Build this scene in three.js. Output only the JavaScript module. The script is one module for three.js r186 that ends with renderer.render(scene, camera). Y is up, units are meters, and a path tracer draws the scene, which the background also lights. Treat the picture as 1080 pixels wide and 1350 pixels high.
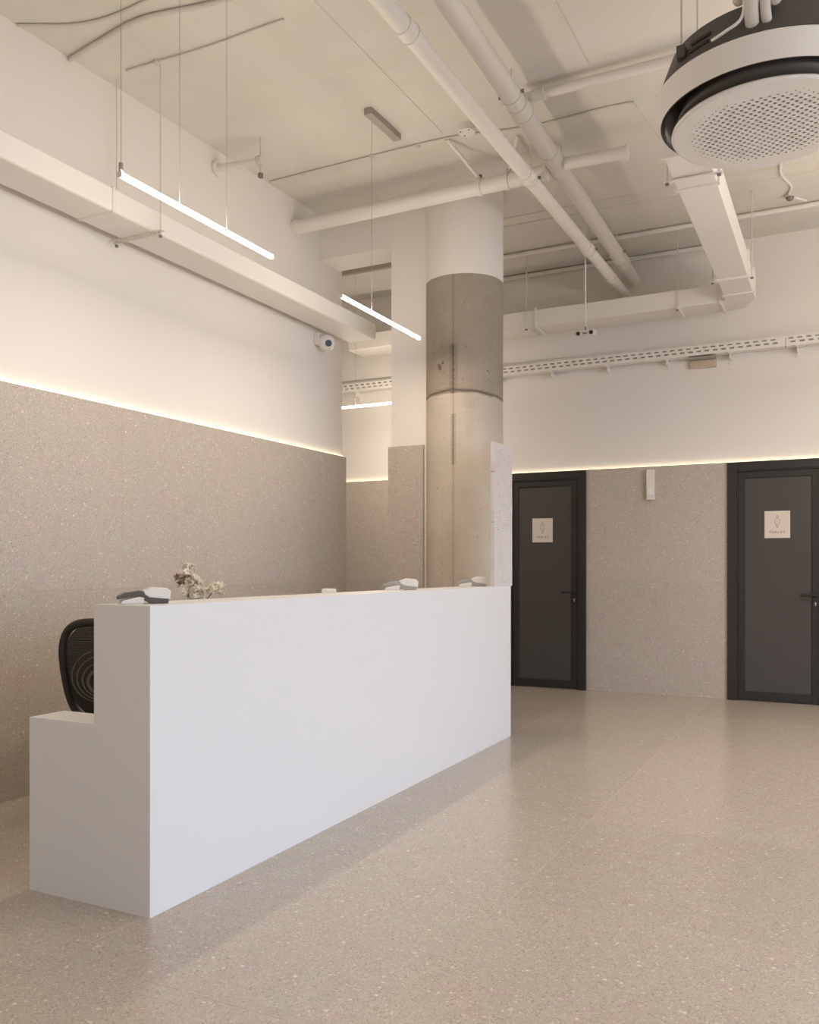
import * as THREE from 'three';
import { RoundedBoxGeometry } from 'three/addons/geometries/RoundedBoxGeometry.js';
import { mergeGeometries } from 'three/addons/utils/BufferGeometryUtils.js';
import { RectAreaLightUniformsLib } from 'three/addons/lights/RectAreaLightUniformsLib.js';

// ------------------------------------------------------------------ camera, sky, exposure
const scene = new THREE.Scene();
const FOCAL = 1140, FW = 1080, FH = 1350;                        // pixels of the 1080 x 1350 frame
const camera = new THREE.PerspectiveCamera(2 * Math.atan(FH / 2 / FOCAL) * 180 / Math.PI, FW / FH, 0.05, 120);
camera.position.set(0, 1.34, 0);
camera.rotation.set(0, Math.atan(572 / FOCAL), 0);
camera.setViewOffset(FW, FH, 0, -73, FW, FH);                     // risen lens: verticals stay vertical
const renderer = new THREE.WebGLRenderer({ antialias: true });
renderer.toneMapping = THREE.LinearToneMapping;
renderer.toneMappingExposure = 0.965;
renderer.shadowMap.enabled = true;
RectAreaLightUniformsLib.init();
scene.background = new THREE.Color().setRGB(0.82, 1.02, 1.36).multiplyScalar(5.4);   // bright overcast sky through the shop windows
const WARM = new THREE.Color().setRGB(1.0, 0.84, 0.665);           // warm white light strips
const COVE_NITS = 1.9, DOWN_NITS = 170, SIDE_NITS = 39, UP_NITS = 52, GLOW = 8;

// ------------------------------------------------------------------ helpers
let seed = 7;
function rnd() { seed = (seed * 1664525 + 1013904223) >>> 0; return seed / 4294967296; }
const rr = (a, b) => a + (b - a) * rnd();
const used = {};
function numbered(name) {
  if (!(name in used)) { used[name] = 0; return name; }
  used[name]++; return `${name}_${String(used[name]).padStart(3, '0')}`;
}
function shadows(o) { o.castShadow = true; o.receiveShadow = true; return o; }
function part(name, geometry, material, parent, label) {
  const m = shadows(new THREE.Mesh(Array.isArray(geometry) ? merge(geometry) : geometry, material));
  m.name = parent === scene ? numbered(name) : name;
  if (label) m.userData.label = label;
  parent.add(m); return m;
}
function thing(name, label, category, pos = [0, 0, 0], turn = 0, group) {
  const o = new THREE.Group(); o.name = numbered(name); o.position.set(...pos); o.rotation.y = turn;
  o.userData = { label, category }; if (group) o.userData.group = group;
  scene.add(o); return o;
}
function tag(o, label, category, group) { o.userData.label = label; o.userData.category = category; if (group) o.userData.group = group; return o; }
function copy(src, label, pos, turn) {
  const c = src.clone(); c.name = numbered(src.name); c.userData = { ...src.userData, label };
  if (pos) c.position.set(...pos); if (turn !== undefined) c.rotation.y = turn;
  scene.add(c); return c;
}
function structure(name, geometry, material, label) {
  let o;
  if (geometry) o = part(name, geometry, material, scene);
  else { o = new THREE.Group(); o.name = name; scene.add(o); }
  o.name = name; o.userData.kind = 'structure'; if (label) o.userData.label = label; return o;
}
function merge(list) {
  return mergeGeometries(list.map((g) => { const n = g.index ? g.toNonIndexed() : g; for (const k of Object.keys(n.attributes)) if (!['position', 'normal', 'uv'].includes(k)) n.deleteAttribute(k); return n; }));
}
function box(x0, x1, y0, y1, z0, z1) { const g = new THREE.BoxGeometry(x1 - x0, y1 - y0, z1 - z0); g.translate((x0 + x1) / 2, (y0 + y1) / 2, (z0 + z1) / 2); return g; }
function rbox(x0, x1, y0, y1, z0, z1, r = 0.003, s = 2) { const g = new RoundedBoxGeometry(x1 - x0, y1 - y0, z1 - z0, s, r); g.translate((x0 + x1) / 2, (y0 + y1) / 2, (z0 + z1) / 2); return g; }
function metreUV(g, size, du = 0, dv = 0) {                      // uv in metres / size, laid on each face by its direction
  const p = g.attributes.position, n = g.attributes.normal, uv = new Float32Array(p.count * 2);
  for (let i = 0; i < p.count; i++) {
    const ax = Math.abs(n.getX(i)), ay = Math.abs(n.getY(i)), az = Math.abs(n.getZ(i));
    const u = ax > ay && ax > az ? p.getZ(i) : p.getX(i), v = ay > ax && ay > az ? p.getZ(i) : p.getY(i);
    uv[2 * i] = u / size + du; uv[2 * i + 1] = v / size + dv;
  }
  g.setAttribute('uv', new THREE.BufferAttribute(uv, 2)); return g;
}
const V = (x, y, z) => new THREE.Vector3(x, y, z);
function rod(a, b, r, seg = 12) {                                 // cylinder between two points
  const A = V(...a), B = V(...b), d = B.clone().sub(A), g = new THREE.CylinderGeometry(r, r, d.length(), seg);
  g.applyQuaternion(new THREE.Quaternion().setFromUnitVectors(V(0, 1, 0), d.normalize()));
  g.translate((A.x + B.x) / 2, (A.y + B.y) / 2, (A.z + B.z) / 2); return g;
}
function hose(pts, r, seg = 40, rad = 8, closed = false) { return new THREE.TubeGeometry(new THREE.CatmullRomCurve3(pts.map((p) => V(...p)), closed, 'catmullrom', 0.5), seg, r, rad, closed); }
function ringOn(a, b, t, len, r, seg = 20) {                      // collar of length len at fraction t of the run a-b
  const A = V(...a), B = V(...b), d = B.clone().sub(A).normalize(), c = A.clone().lerp(B, t);
  return rod(c.clone().addScaledVector(d, -len / 2).toArray(), c.clone().addScaledVector(d, len / 2).toArray(), r, seg);
}
const ceilY = (z) => 4.425 - 0.0242 * z;                          // the slab rises slightly towards the back

// ------------------------------------------------------------------ textures
function canvasTexture(w, h, draw, srgb = true) {
  const c = document.createElement('canvas'); c.width = w; c.height = h; draw(c.getContext('2d'), w, h);
  const t = new THREE.CanvasTexture(c); t.wrapS = t.wrapT = THREE.RepeatWrapping; t.anisotropy = 8;
  if (srgb) t.colorSpace = THREE.SRGBColorSpace; return t;
}
function grain(ctx, w, h, amount) {
  const d = ctx.getImageData(0, 0, w, h), a = d.data;
  for (let i = 0; i < a.length; i += 4) { const k = (rnd() - 0.5) * amount; a[i] += k; a[i + 1] += k; a[i + 2] += k; }
  ctx.putImageData(d, 0, 0);
}
function blob(ctx, x, y, r, sides) {
  ctx.beginPath();
  const a0 = rnd() * 6.28, e = rr(0.55, 1), t = rnd() * 3.14;
  for (let i = 0; i < sides; i++) {
    const a = a0 + i / sides * 6.283, q = r * rr(0.75, 1.15), px = Math.cos(a) * q, py = Math.sin(a) * q * e;
    ctx.lineTo(x + px * Math.cos(t) - py * Math.sin(t), y + px * Math.sin(t) + py * Math.cos(t));
  }
  ctx.closePath(); ctx.fill();
}
function terrazzo(size, metres, base, layers) {
  return canvasTexture(size, size, (ctx, w, h) => {
    ctx.fillStyle = base; ctx.fillRect(0, 0, w, h);
    for (const [n, r0, r1, cols, alpha] of layers) for (let i = 0; i < n; i++) {
      const r = rr(r0, r1) / metres * w, x = rnd() * w, y = rnd() * h; ctx.globalAlpha = rr(alpha * 0.6, alpha);
      ctx.fillStyle = cols[Math.floor(rnd() * cols.length)];
      const s = seed;
      for (const ox of [0, x < r * 2 ? w : x > w - r * 2 ? -w : 0]) for (const oy of [0, y < r * 2 ? h : y > h - r * 2 ? -h : 0]) { seed = s; blob(ctx, x + ox, y + oy, r, 6); if (!ox && !oy) continue; }
    }
    ctx.globalAlpha = 1; grain(ctx, w, h, 12);
  });
}
const floorTex = terrazzo(1024, 1.2, '#b3aaa0', [
  [300, 0.02, 0.05, ['#aaa197', '#bbb2a7'], 0.08],
  [26000, 0.0012, 0.0034, ['#a0968b', '#978e84', '#c0b8ae', '#c6beb3', '#aaa095'], 0.8],
  [1500, 0.003, 0.0052, ['#cbc3b7', '#988f85', '#cdc4b7', '#9d948a'], 0.7],
  [110, 0.0045, 0.0095, ['#d8cfc2', '#d2c9bc', '#cdc4b6'], 0.65]]);
const wallTex = terrazzo(1024, 1.2, '#b0a79e', [
  [300, 0.02, 0.06, ['#a79e95', '#b8afa5'], 0.07],
  [30000, 0.0012, 0.003, ['#9b9188', '#948a82', '#bdb5ab', '#c2baaf', '#a69c92'], 0.75],
  [2200, 0.003, 0.005, ['#c8c0b5', '#948b82', '#cbc3b8', '#9a9188'], 0.7],
  [110, 0.004, 0.008, ['#d4ccc0', '#cec6ba'], 0.65]]);
const plasterBump = canvasTexture(512, 512, (ctx, w, h) => {
  ctx.fillStyle = '#808080'; ctx.fillRect(0, 0, w, h);
  for (let i = 0; i < 900; i++) { ctx.globalAlpha = 0.1; ctx.fillStyle = rnd() > 0.5 ? '#909090' : '#707070'; blob(ctx, rnd() * w, rnd() * h, rr(4, 22), 9); }
  ctx.globalAlpha = 1; grain(ctx, w, h, 30);
}, false);
const slabTex = canvasTexture(1024, 1024, (ctx, w, h) => {       // painted concrete soffit, a little blotchy
  ctx.fillStyle = '#ddd9cf'; ctx.fillRect(0, 0, w, h);
  for (let i = 0; i < 500; i++) { ctx.globalAlpha = 0.06; ctx.fillStyle = rnd() > 0.5 ? '#e3dfd6' : '#d3cdc2'; blob(ctx, rnd() * w, rnd() * h, rr(20, 110), 11); }
  for (let i = 0; i < 160; i++) { ctx.globalAlpha = 0.35; ctx.fillStyle = '#c3bab0'; blob(ctx, rnd() * w, rnd() * h, rr(1, 3), 6); }
  ctx.globalAlpha = 1; grain(ctx, w, h, 6);
});

// ------------------------------------------------------------------ materials
const std = (o) => new THREE.MeshStandardMaterial(o);
const lin = (r, g, b) => new THREE.Color().setRGB(r, g, b);
const M = {
  plaster: std({ color: lin(0.80, 0.765, 0.72), roughness: 0.9, bumpMap: plasterBump, bumpScale: 0.0008 }),
  slab: std({ map: slabTex, roughness: 0.95, bumpMap: plasterBump, bumpScale: 0.0015 }),
  grout: std({ color: lin(0.52, 0.48, 0.43), roughness: 0.9 }),
  white: std({ color: lin(0.80, 0.78, 0.76), roughness: 0.45 }),
  ductWhite: std({ color: lin(0.80, 0.77, 0.73), roughness: 0.6 }),
  pipeWhite: std({ color: lin(0.78, 0.75, 0.71), roughness: 0.5 }),
  counter: std({ color: lin(0.72, 0.72, 0.72), roughness: 0.38 }),
  steel: std({ color: lin(0.50, 0.48, 0.45), roughness: 0.4, metalness: 0.7 }),
  greyWire: std({ color: lin(0.42, 0.39, 0.35), roughness: 0.6 }),
  rail: std({ color: lin(0.38, 0.34, 0.30), roughness: 0.5 }),
  clamp: std({ color: lin(0.22, 0.20, 0.18), roughness: 0.5, metalness: 0.3 }),
  conduit: std({ color: lin(0.64, 0.60, 0.55), roughness: 0.7 }),
  black: std({ color: lin(0.018, 0.017, 0.016), roughness: 0.45 }),
  doorFrame: std({ color: lin(0.020, 0.0185, 0.0175), roughness: 0.42 }),
  doorPanel: std({ color: lin(0.060, 0.054, 0.050), roughness: 0.4 }),
  lens: std({ color: lin(0.01, 0.01, 0.01), roughness: 0.1 }),
  acBlack: std({ color: lin(0.075, 0.066, 0.058), roughness: 0.55 }),
  ringBlack: std({ color: lin(0.022, 0.020, 0.018), roughness: 0.35 }),
  plastic: std({ color: lin(0.74, 0.71, 0.67), roughness: 0.4 }),
  plasticDark: std({ color: lin(0.09, 0.08, 0.072), roughness: 0.45 }),
  screen: std({ color: lin(0.36, 0.27, 0.24), roughness: 0.25 }),
  key: std({ color: lin(0.25, 0.24, 0.23), roughness: 0.6 }),
  glow: std({ color: lin(0.9, 0.88, 0.84), roughness: 0.6, emissive: WARM.clone().lerp(new THREE.Color(1, 1, 1), 0.35), emissiveIntensity: GLOW }),
  coveGlow: std({ color: lin(0.9, 0.85, 0.75), roughness: 0.6, emissive: new THREE.Color().setRGB(1, 0.78, 0.45), emissiveIntensity: 2.2 }),
  glass: new THREE.MeshPhysicalMaterial({ color: 0xffffff, transmission: 1, thickness: 0, roughness: 0, ior: 1.5 }),
  petal: std({ color: lin(0.84, 0.77, 0.64), roughness: 0.8, side: THREE.DoubleSide }),
  dried: std({ color: lin(0.60, 0.47, 0.38), roughness: 0.9, side: THREE.DoubleSide }),
  stem: std({ color: lin(0.18, 0.16, 0.08), roughness: 0.8 }),
  vase: std({ color: lin(0.30, 0.25, 0.2), roughness: 0.5 }),
  pavement: std({ color: lin(0.38, 0.37, 0.35), roughness: 0.9 }),
};
const tint = (tex, k) => std({ map: tex, color: lin(k, k * 0.985, k * 0.965), roughness: 0.25 });
const floorMats = [0.985, 1.03, 1.01].map((k) => tint(floorTex, k));
const wallMats = [1.09, 1.13].map((k) => { const m = tint(wallTex, k); m.roughness = 0.5; return m; });

// ------------------------------------------------------------------ room shell
const XL = -4.28, ZB = -9.29, XR = 4.6, ZF = 3.2, XLB = -7.5, TOP = 4.95, TT = 0.035;   // tile faces at XL and ZB, TT thick
{
  const fl = structure('floor', null, null, 'warm grey terrazzo floor in large square tiles');
  part('grout', box(XLB - 0.3, XR + 0.3, -0.2, -0.0006, ZB - 0.4, ZF + 0.3), M.grout, fl);
  const geos = [0, 1, 2, 3].map((k) => { const g = new RoundedBoxGeometry(1.1978, 0.02, 1.1978, 1, 0.0004); metreUV(g, 1.2, k * 0.27 + 0.1, k * 0.41); g.translate(0, -0.01, 0); return g; });
  for (let i = -7; i < 4; i++) for (let j = -9; j < 3; j++) {
    const x = i * 1.2 + 0.6, z = -0.92 + j * 1.2 + 0.6;
    if (z - 0.6 > ZF || z + 0.6 < ZB || (x < -4.9 && z > -6.9)) continue;
    const t = part('floor_tile', geos[Math.floor(rnd() * 4)], floorMats[Math.floor(rnd() * 3)], fl);
    t.position.set(x, 0, z); t.rotation.y = Math.floor(rnd() * 4) * Math.PI / 2;
  }
}
function slopedBox(x0, x1, z0, z1, thick) {
  const g = box(x0, x1, 0, thick, z0, z1), p = g.attributes.position;
  for (let i = 0; i < p.count; i++) p.setY(i, p.getY(i) + ceilY(p.getZ(i)));
  g.computeVertexNormals(); return g;
}
{
  const c = structure('ceiling', null, null, 'white painted concrete ceiling with faint board seams');
  part('slab', metreUV(slopedBox(XLB - 0.3, XR + 0.3, ZB - 0.4, ZF + 0.3, 0.3), 2.4), M.slab, c);
  const seam = (x0, z0, x1, z1, w = 0.004) => part('seam', rod([x0, ceilY(z0), z0], [x1, ceilY(z1), z1], w, 6), M.conduit, c);
  seam(-2.65, -2.6, -2.66, -5.85); seam(-1.44, -2.6, -1.45, -5.45);
  seam(-1.3, -6.05, -1.05, -8.5); seam(-1.15, -6.05, -0.93, -8.5);
  seam(-3.3, -7.64, 1.2, -7.66, 0.007); seam(-3.3, -7.83, 1.2, -7.87, 0.01);
}
function slabs(wall, list) {                                       // stone slabs: [x0, x1, y0, y1, z0, z1]
  list.forEach((b, i) => part('wall_slab', metreUV(rbox(...b, 0.0004, 1), 1.2, rnd(), rnd()), wallMats[i % 2], wall));
}
{
  const w = structure('wall_left', null, null, 'cream plaster wall above tall grey terrazzo slabs');
  part('plaster', metreUV(merge([box(XL - 0.3, XL - TT, 0, TOP, -7.15, ZF + 0.2), box(XLB - 0.2, XL - 0.3, 0, TOP, -7.15, -6.9)]), 1), M.plaster, w);
  const zs = [-7.17, -6.675, -4.275, -1.875, 0.525, 2.925, ZF];
  const list = [];
  for (let i = 0; i < zs.length - 1; i++) for (const [y0, y1] of [[0, 1.1996], [1.2004, 2.4]]) list.push([XL - TT, XL, y0, y1, zs[i] + 0.0004, zs[i + 1] - 0.0004]);
  slabs(w, list);
}
{
  const w = structure('wall_back', null, null, 'cream plaster wall above grey terrazzo slabs between dark doors');
  part('plaster', metreUV(box(XLB - 0.2, XR + 0.2, 0, TOP, ZB - 0.3, ZB - TT), 1), M.plaster, w);
  const list = [];
  for (const [x0, x1] of [[XLB, -5.845], [-5.845, -3.445], [-2.505, -1.05], [-0.11, 2.29], [2.29, XR]])
    for (const [y0, y1] of [[0, 1.1996], [1.2004, 2.4]]) list.push([x0 + 0.001, x1 - 0.001, y0, y1, ZB - TT, ZB]);
  slabs(w, list);
}
{
  const w = structure('wall_stub', null, null, 'short white wall with terrazzo facing beside the round column');
  part('plaster', metreUV(box(-3.555, -2.95, 0, TOP, -7.05, -6.73), 1), M.plaster, w);
  slabs(w, [[-3.573, -3.238, 0, 1.1996, -6.73, -6.70], [-3.573, -3.238, 1.2004, 2.395, -6.73, -6.70], [-3.573, -3.555, 0, 2.395, -7.05, -6.731]]);
  const t = structure('trim_1', box(-3.238, -3.231, 0, 2.395, -6.73, -6.70), M.steel, 'thin metal trim between terrazzo facing and column');
}
structure('beam', metreUV(box(XL - TT, -3.0, 4.165, TOP, -7.08, -6.74), 1), M.plaster, 'white lintel beam between left wall and round column');
structure('wall_side', metreUV(box(XLB - 0.2, XLB, 0, TOP, ZB - 0.3, -6.9), 1), M.plaster);
structure('wall_front', metreUV(box(XL - 0.3, XR + 0.2, 0, TOP, ZF, ZF + 0.2), 1), M.plaster);
{
  const zs = [-6.6, -4.4, -2.2, 0.0], parts = [box(XR, XR + 0.25, 3.3, TOP, ZB - 0.3, ZF), box(XR, XR + 0.25, 0, 3.3, ZB - 0.3, zs[0]), box(XR, XR + 0.25, 0, 3.3, zs[3], ZF)];
  for (const z of zs.slice(1, 3)) parts.push(box(XR, XR + 0.25, 0, 3.3, z - 0.15, z + 0.15));
  structure('wall_right', metreUV(merge(parts), 1), M.plaster);
  for (let i = 0; i < 3; i++) {
    const z0 = zs[i] + (i ? 0.15 : 0), z1 = zs[i + 1] - (i < 2 ? 0.15 : 0), w = structure(`window_${i + 1}`, null, null);
    const x0 = XR + 0.08, x1 = XR + 0.14, f = 0.06, zm = (z0 + z1) / 2;
    part('window_frame', [box(x0, x1, 0, f, z0, z1), box(x0, x1, 3.3 - f, 3.3, z0, z1), box(x0, x1, f, 3.3 - f, z0, z0 + f), box(x0, x1, f, 3.3 - f, z1 - f, z1), box(x0, x1, f, 3.3 - f, zm - f / 2, zm + f / 2)], M.doorFrame, w);
    for (const [a, b] of [[z0 + f, zm - f / 2], [zm + f / 2, z1 - f]]) { const g = new THREE.PlaneGeometry(b - a, 3.3 - 2 * f); g.rotateY(-Math.PI / 2); g.translate(XR + 0.11, 1.65, (a + b) / 2); part('pane', g, M.glass, w); }
  }
}
structure('pavement', box(XR + 0.3, 30, -0.2, -0.03, -20, 14), M.pavement);

// ------------------------------------------------------------------ light strips on top of the slabs
function areaLight(parent, x, y, z, w, h, nits, up) {
  const l = new THREE.RectAreaLight(WARM, nits, w, h); l.position.set(x, y, z); l.rotation.x = up ? Math.PI / 2 : -Math.PI / 2; parent.add(l); return l;
}
{
  const s = thing('light_strip', 'glowing warm strip along the slab top of the left wall', 'light strip', [XL - 0.018, 2.4, (-7.15 + ZF) / 2]);
  const L = ZF + 7.15 - 0.02;
  part('channel', box(-0.0095, 0.0095, 0, 0.004, -L / 2, L / 2), M.steel, s); part('diffuser', box(-0.007, 0.007, 0.004, 0.009, -L / 2, L / 2), M.coveGlow, s);
  areaLight(s, 0, 0.0105, 0, 0.014, L, COVE_NITS, true);
  const b = thing('light_strip', 'glowing warm strip along the slab and door tops of the back wall', 'light strip', [(XLB + XR) / 2, 2.402, ZB - 0.018]);
  const K = XR - XLB - 0.02;
  part('channel', box(-K / 2, K / 2, 0, 0.004, -0.0095, 0.0095), M.steel, b); part('diffuser', box(-K / 2, K / 2, 0.004, 0.009, -0.007, 0.007), M.coveGlow, b);
  areaLight(b, 0, 0.0105, 0, K, 0.014, COVE_NITS, true);
}

// ------------------------------------------------------------------ round column
{
  const H = 3.78, R = 0.335, cx = -2.94, cz = -6.92;
  const conc = canvasTexture(1024, 2048, (ctx, w, h) => {
    const Y = (m) => h - m / H * h, su = 0.456 * w;
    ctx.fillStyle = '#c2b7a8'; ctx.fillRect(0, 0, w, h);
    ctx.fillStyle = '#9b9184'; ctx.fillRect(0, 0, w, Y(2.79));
    for (let i = 0; i < 700; i++) { ctx.globalAlpha = 0.07; ctx.fillStyle = ['#c9bdab', '#948979', '#b5a895', '#aaa094'][i % 4]; blob(ctx, rnd() * w, rnd() * h, rr(15, 80), 12); }
    for (let i = 0; i < 90; i++) { ctx.globalAlpha = 0.06; ctx.fillStyle = i % 2 ? '#857a6b' : '#bdb2a2'; const x = rnd() * w, y = rnd() * h; ctx.fillRect(x, y, rr(8, 50), rr(60, 500)); }
    for (let i = 0; i < 40; i++) { ctx.globalAlpha = 0.16; ctx.strokeStyle = i % 2 ? '#7c7265' : '#c0b6a6'; ctx.lineWidth = rr(2, 6); ctx.beginPath(); const x = rnd() * w, y = Y(rr(1.2, 2.7)), r = rr(15, 55), a = rnd() * 6; ctx.arc(x, y, r, a, a + rr(1, 3)); ctx.stroke(); }
    for (let i = 0; i < 900; i++) { ctx.globalAlpha = rr(0.2, 0.7); ctx.fillStyle = '#6a6054'; blob(ctx, rnd() * w, Y(rnd() < 0.65 ? rr(2.8, H) : rr(0, 2.8)), rr(1, 4), 6); }
    // pour joint and the dark mark of the form's seam
    ctx.fillStyle = '#4f473d';
    ctx.strokeStyle = '#4f473d'; ctx.lineCap = 'round';
    const jointY = (x) => Y(2.795 + 0.02 * Math.sin(x / w * 12.566 + 2.2) + 0.003 * Math.sin(x / 17));
    for (const [lw, al] of [[26, 0.10], [14, 0.22], [7, 0.5]]) for (let x = 0; x < w; x += 8) { ctx.globalAlpha = al * rr(0.5, 1); ctx.lineWidth = lw * rr(0.6, 1.1); ctx.beginPath(); ctx.moveTo(x, jointY(x)); ctx.lineTo(x + 8, jointY(x + 8)); ctx.stroke(); }
    for (let y = 0; y < h; y += 3) {
      const m = H * (1 - y / h); let a = 0.2, wd = 5;
      if (m > 2.79) { a = m < 3.2 ? 0.75 : 0.3; wd = m < 3.2 ? 11 : 5; } else if (m > 2.2 && m < 2.62) { a = 0.6; wd = 7; }
      ctx.globalAlpha = a * rr(0.6, 1); ctx.fillRect(su - wd / 2 + rr(-1, 1), y, wd * rr(0.6, 1), 4);
      ctx.globalAlpha = a * 0.3; ctx.fillRect(su - wd * 1.6 + rr(-2, 2), y, wd * 3.2, 3);
    }
    for (const [u, m, a, b] of [[-0.105, 3.02, 4, 18], [0.1, 2.98, 5, 8], [-0.09, 3.05, 3, 9]]) { ctx.globalAlpha = 0.6; blob(ctx, (0.5 + u) * w, Y(m), b, 9); }
    ctx.globalAlpha = 1; grain(ctx, w, h, 14);
  });
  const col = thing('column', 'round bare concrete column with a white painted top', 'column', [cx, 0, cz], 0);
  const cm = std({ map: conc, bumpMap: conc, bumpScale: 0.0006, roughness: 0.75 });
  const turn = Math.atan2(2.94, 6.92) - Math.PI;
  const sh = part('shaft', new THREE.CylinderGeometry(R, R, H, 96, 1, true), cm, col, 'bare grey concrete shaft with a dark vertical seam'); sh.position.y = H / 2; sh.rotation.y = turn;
  const top = part('painted_band', metreUV(new THREE.CylinderGeometry(R + 0.002, R + 0.002, 0.9, 96, 1, true), 1), M.plaster, col, 'white painted top of the column'); top.position.y = H + 0.45;
}

// ------------------------------------------------------------------ reception counter
{
  const c = thing('reception_counter', 'long white reception counter with a low step at its near end', 'counter');
  const m = M.counter, F = -2.365, B = -2.658, N = -2.505, E = -6.51, T = 1.193;
  part('front_panel', box(F - 0.02, F, 0, T, E, N), m, c);
  const L = new THREE.Shape(); L.moveTo(-3.025, 0); L.lineTo(F - 0.02, 0); L.lineTo(F - 0.02, T); L.lineTo(B, T); L.lineTo(B, 0.718); L.lineTo(-3.025, 0.718); L.closePath();
  const eg = new THREE.ExtrudeGeometry(L, { depth: 0.18, bevelEnabled: false }); eg.translate(0, 0, N - 0.18);
  part('end_panel', eg, m, c);
  part('top_shelf', box(B, F - 0.02, T - 0.03, T, E, N - 0.18), m, c);
  part('back_panel', box(B, B + 0.02, 0, T - 0.03, E, N - 0.18), m, c);
  part('far_end_panel', box(B + 0.02, F - 0.02, 0, T - 0.03, E, E + 0.02), m, c);
  part('worktop', rbox(-3.12, B, 0.69, 0.718, E, -3.45, 0.002, 1), m, c);
  part('support_panel', box(-3.1, B, 0, 0.69, E, E + 0.03), m, c);
}

// ------------------------------------------------------------------ doors
function door(n, x0, label) {                                     // x0: left outer edge, 0.94 wide
  const d = structure(`door_${n}`, null, null, label), x1 = x0 + 0.94, z = ZB - TT, f = 0.085, zt = ZB + 0.025;
  part('door_frame', [rbox(x0, x0 + f, 0, 2.4, z, zt), rbox(x1 - f, x1, 0, 2.4, z, zt), rbox(x0 + f, x1 - f, 2.315, 2.4, z, zt),
    box(x0 + f, x0 + f + 0.012, 0, 2.315, z, ZB + 0.012), box(x1 - f - 0.012, x1 - f, 0, 2.315, z, ZB + 0.012), box(x0 + f, x1 - f, 2.303, 2.315, z, ZB + 0.012)], M.doorFrame, d);
  const a = x0 + f + 0.014, b = x1 - f - 0.014, s = 0.062, lz0 = ZB - 0.03, lz1 = ZB + 0.004, y0 = 0.006, y1 = 2.30;
  const leaf = part('door_leaf', [rbox(a, a + s, y0, y1, lz0, lz1), rbox(b - s, b, y0, y1, lz0, lz1), rbox(a + s, b - s, y1 - s, y1, lz0, lz1), rbox(a + s, b - s, y0, y0 + 0.085, lz0, lz1)], M.doorFrame, d);
  part('door_panel', box(a + s - 0.002, b - s + 0.002, y0 + 0.083, y1 - s + 0.002, lz0 + 0.005, ZB - 0.008), M.doorPanel, leaf, 'dark grey flat infill panel');
  part('gasket', [box(a + s, a + s + 0.006, y0 + 0.085, y1 - s, ZB - 0.008, ZB - 0.003), box(b - s - 0.006, b - s, y0 + 0.085, y1 - s, ZB - 0.008, ZB - 0.003), box(a + s, b - s, y1 - s - 0.006, y1 - s, ZB - 0.008, ZB - 0.003), box(a + s, b - s, y0 + 0.085, y0 + 0.091, ZB - 0.008, ZB - 0.003)], M.black, leaf);
  const hx = b - s / 2, hy = 1.07, rose = new THREE.CylinderGeometry(0.027, 0.027, 0.012, 24); rose.rotateX(Math.PI / 2); rose.translate(hx, hy, lz1 + 0.006);
  part('handle', [rose, rod([hx, hy, lz1], [hx, hy, lz1 + 0.055], 0.01), rod([hx + 0.008, hy, lz1 + 0.05], [hx - 0.135, hy, lz1 + 0.05], 0.013, 14)], M.black, leaf, 'black lever handle');
  const esc = new THREE.CylinderGeometry(0.026, 0.026, 0.008, 24); esc.rotateX(Math.PI / 2); esc.translate(hx, hy - 0.085, lz1 + 0.004);
  part('keyhole_plate', esc, M.black, leaf);
  part('lock_cylinder', [rod([hx, hy - 0.08, lz1], [hx, hy - 0.08, lz1 + 0.013], 0.009, 14), box(hx - 0.004, hx + 0.004, hy - 0.105, hy - 0.08, lz1, lz1 + 0.012)], M.steel, leaf, 'metal lock cylinder');
  part('hinge', [0.3, 1.2, 2.05].map((y) => rod([a - 0.004, y, lz1 + 0.006], [a - 0.004, y + 0.1, lz1 + 0.006], 0.009)), M.black, leaf);
}
door(1, -3.445, 'dark framed toilet door beside the round column');
door(2, -1.05, 'dark framed toilet door cut by the right edge of the photograph');
function signTexture(woman) {
  return canvasTexture(230, 266, (ctx, w, h) => {
    ctx.fillStyle = '#d6cabd'; ctx.fillRect(0, 0, w, h);
    ctx.strokeStyle = '#7d7265'; ctx.lineWidth = 4; ctx.lineJoin = 'round';
    ctx.beginPath(); ctx.arc(w / 2, 52, 10, 0, 6.3); ctx.stroke();
    ctx.beginPath();
    if (woman) { ctx.moveTo(w / 2 - 8, 70); ctx.lineTo(w / 2 - 24, 90); ctx.lineTo(w / 2 - 20, 120); ctx.lineTo(w / 2 - 9, 132); ctx.lineTo(w / 2 - 7, 160); ctx.lineTo(w / 2 + 7, 160); ctx.lineTo(w / 2 + 9, 132); ctx.lineTo(w / 2 + 20, 120); ctx.lineTo(w / 2 + 24, 90); ctx.lineTo(w / 2 + 8, 70); ctx.closePath(); }
    else { ctx.moveTo(w / 2 - 22, 72); ctx.lineTo(w / 2 - 24, 116); ctx.lineTo(w / 2 - 12, 118); ctx.lineTo(w / 2 - 10, 166); ctx.lineTo(w / 2 + 10, 166); ctx.lineTo(w / 2 + 12, 118); ctx.lineTo(w / 2 + 24, 116); ctx.lineTo(w / 2 + 22, 72); ctx.closePath(); }
    ctx.stroke(); ctx.beginPath(); ctx.moveTo(w / 2, 84); ctx.lineTo(w / 2, 160); ctx.lineWidth = 2.5; ctx.stroke();
    ctx.fillStyle = '#6d6257'; ctx.font = 'bold 32px sans-serif'; ctx.textAlign = 'center'; ctx.textBaseline = 'middle';
    const s = 'TUALET'; for (let i = 0; i < 6; i++) ctx.fillText(s[i], w / 2 + (i - 2.5) * 25, 208);
  });
}
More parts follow.
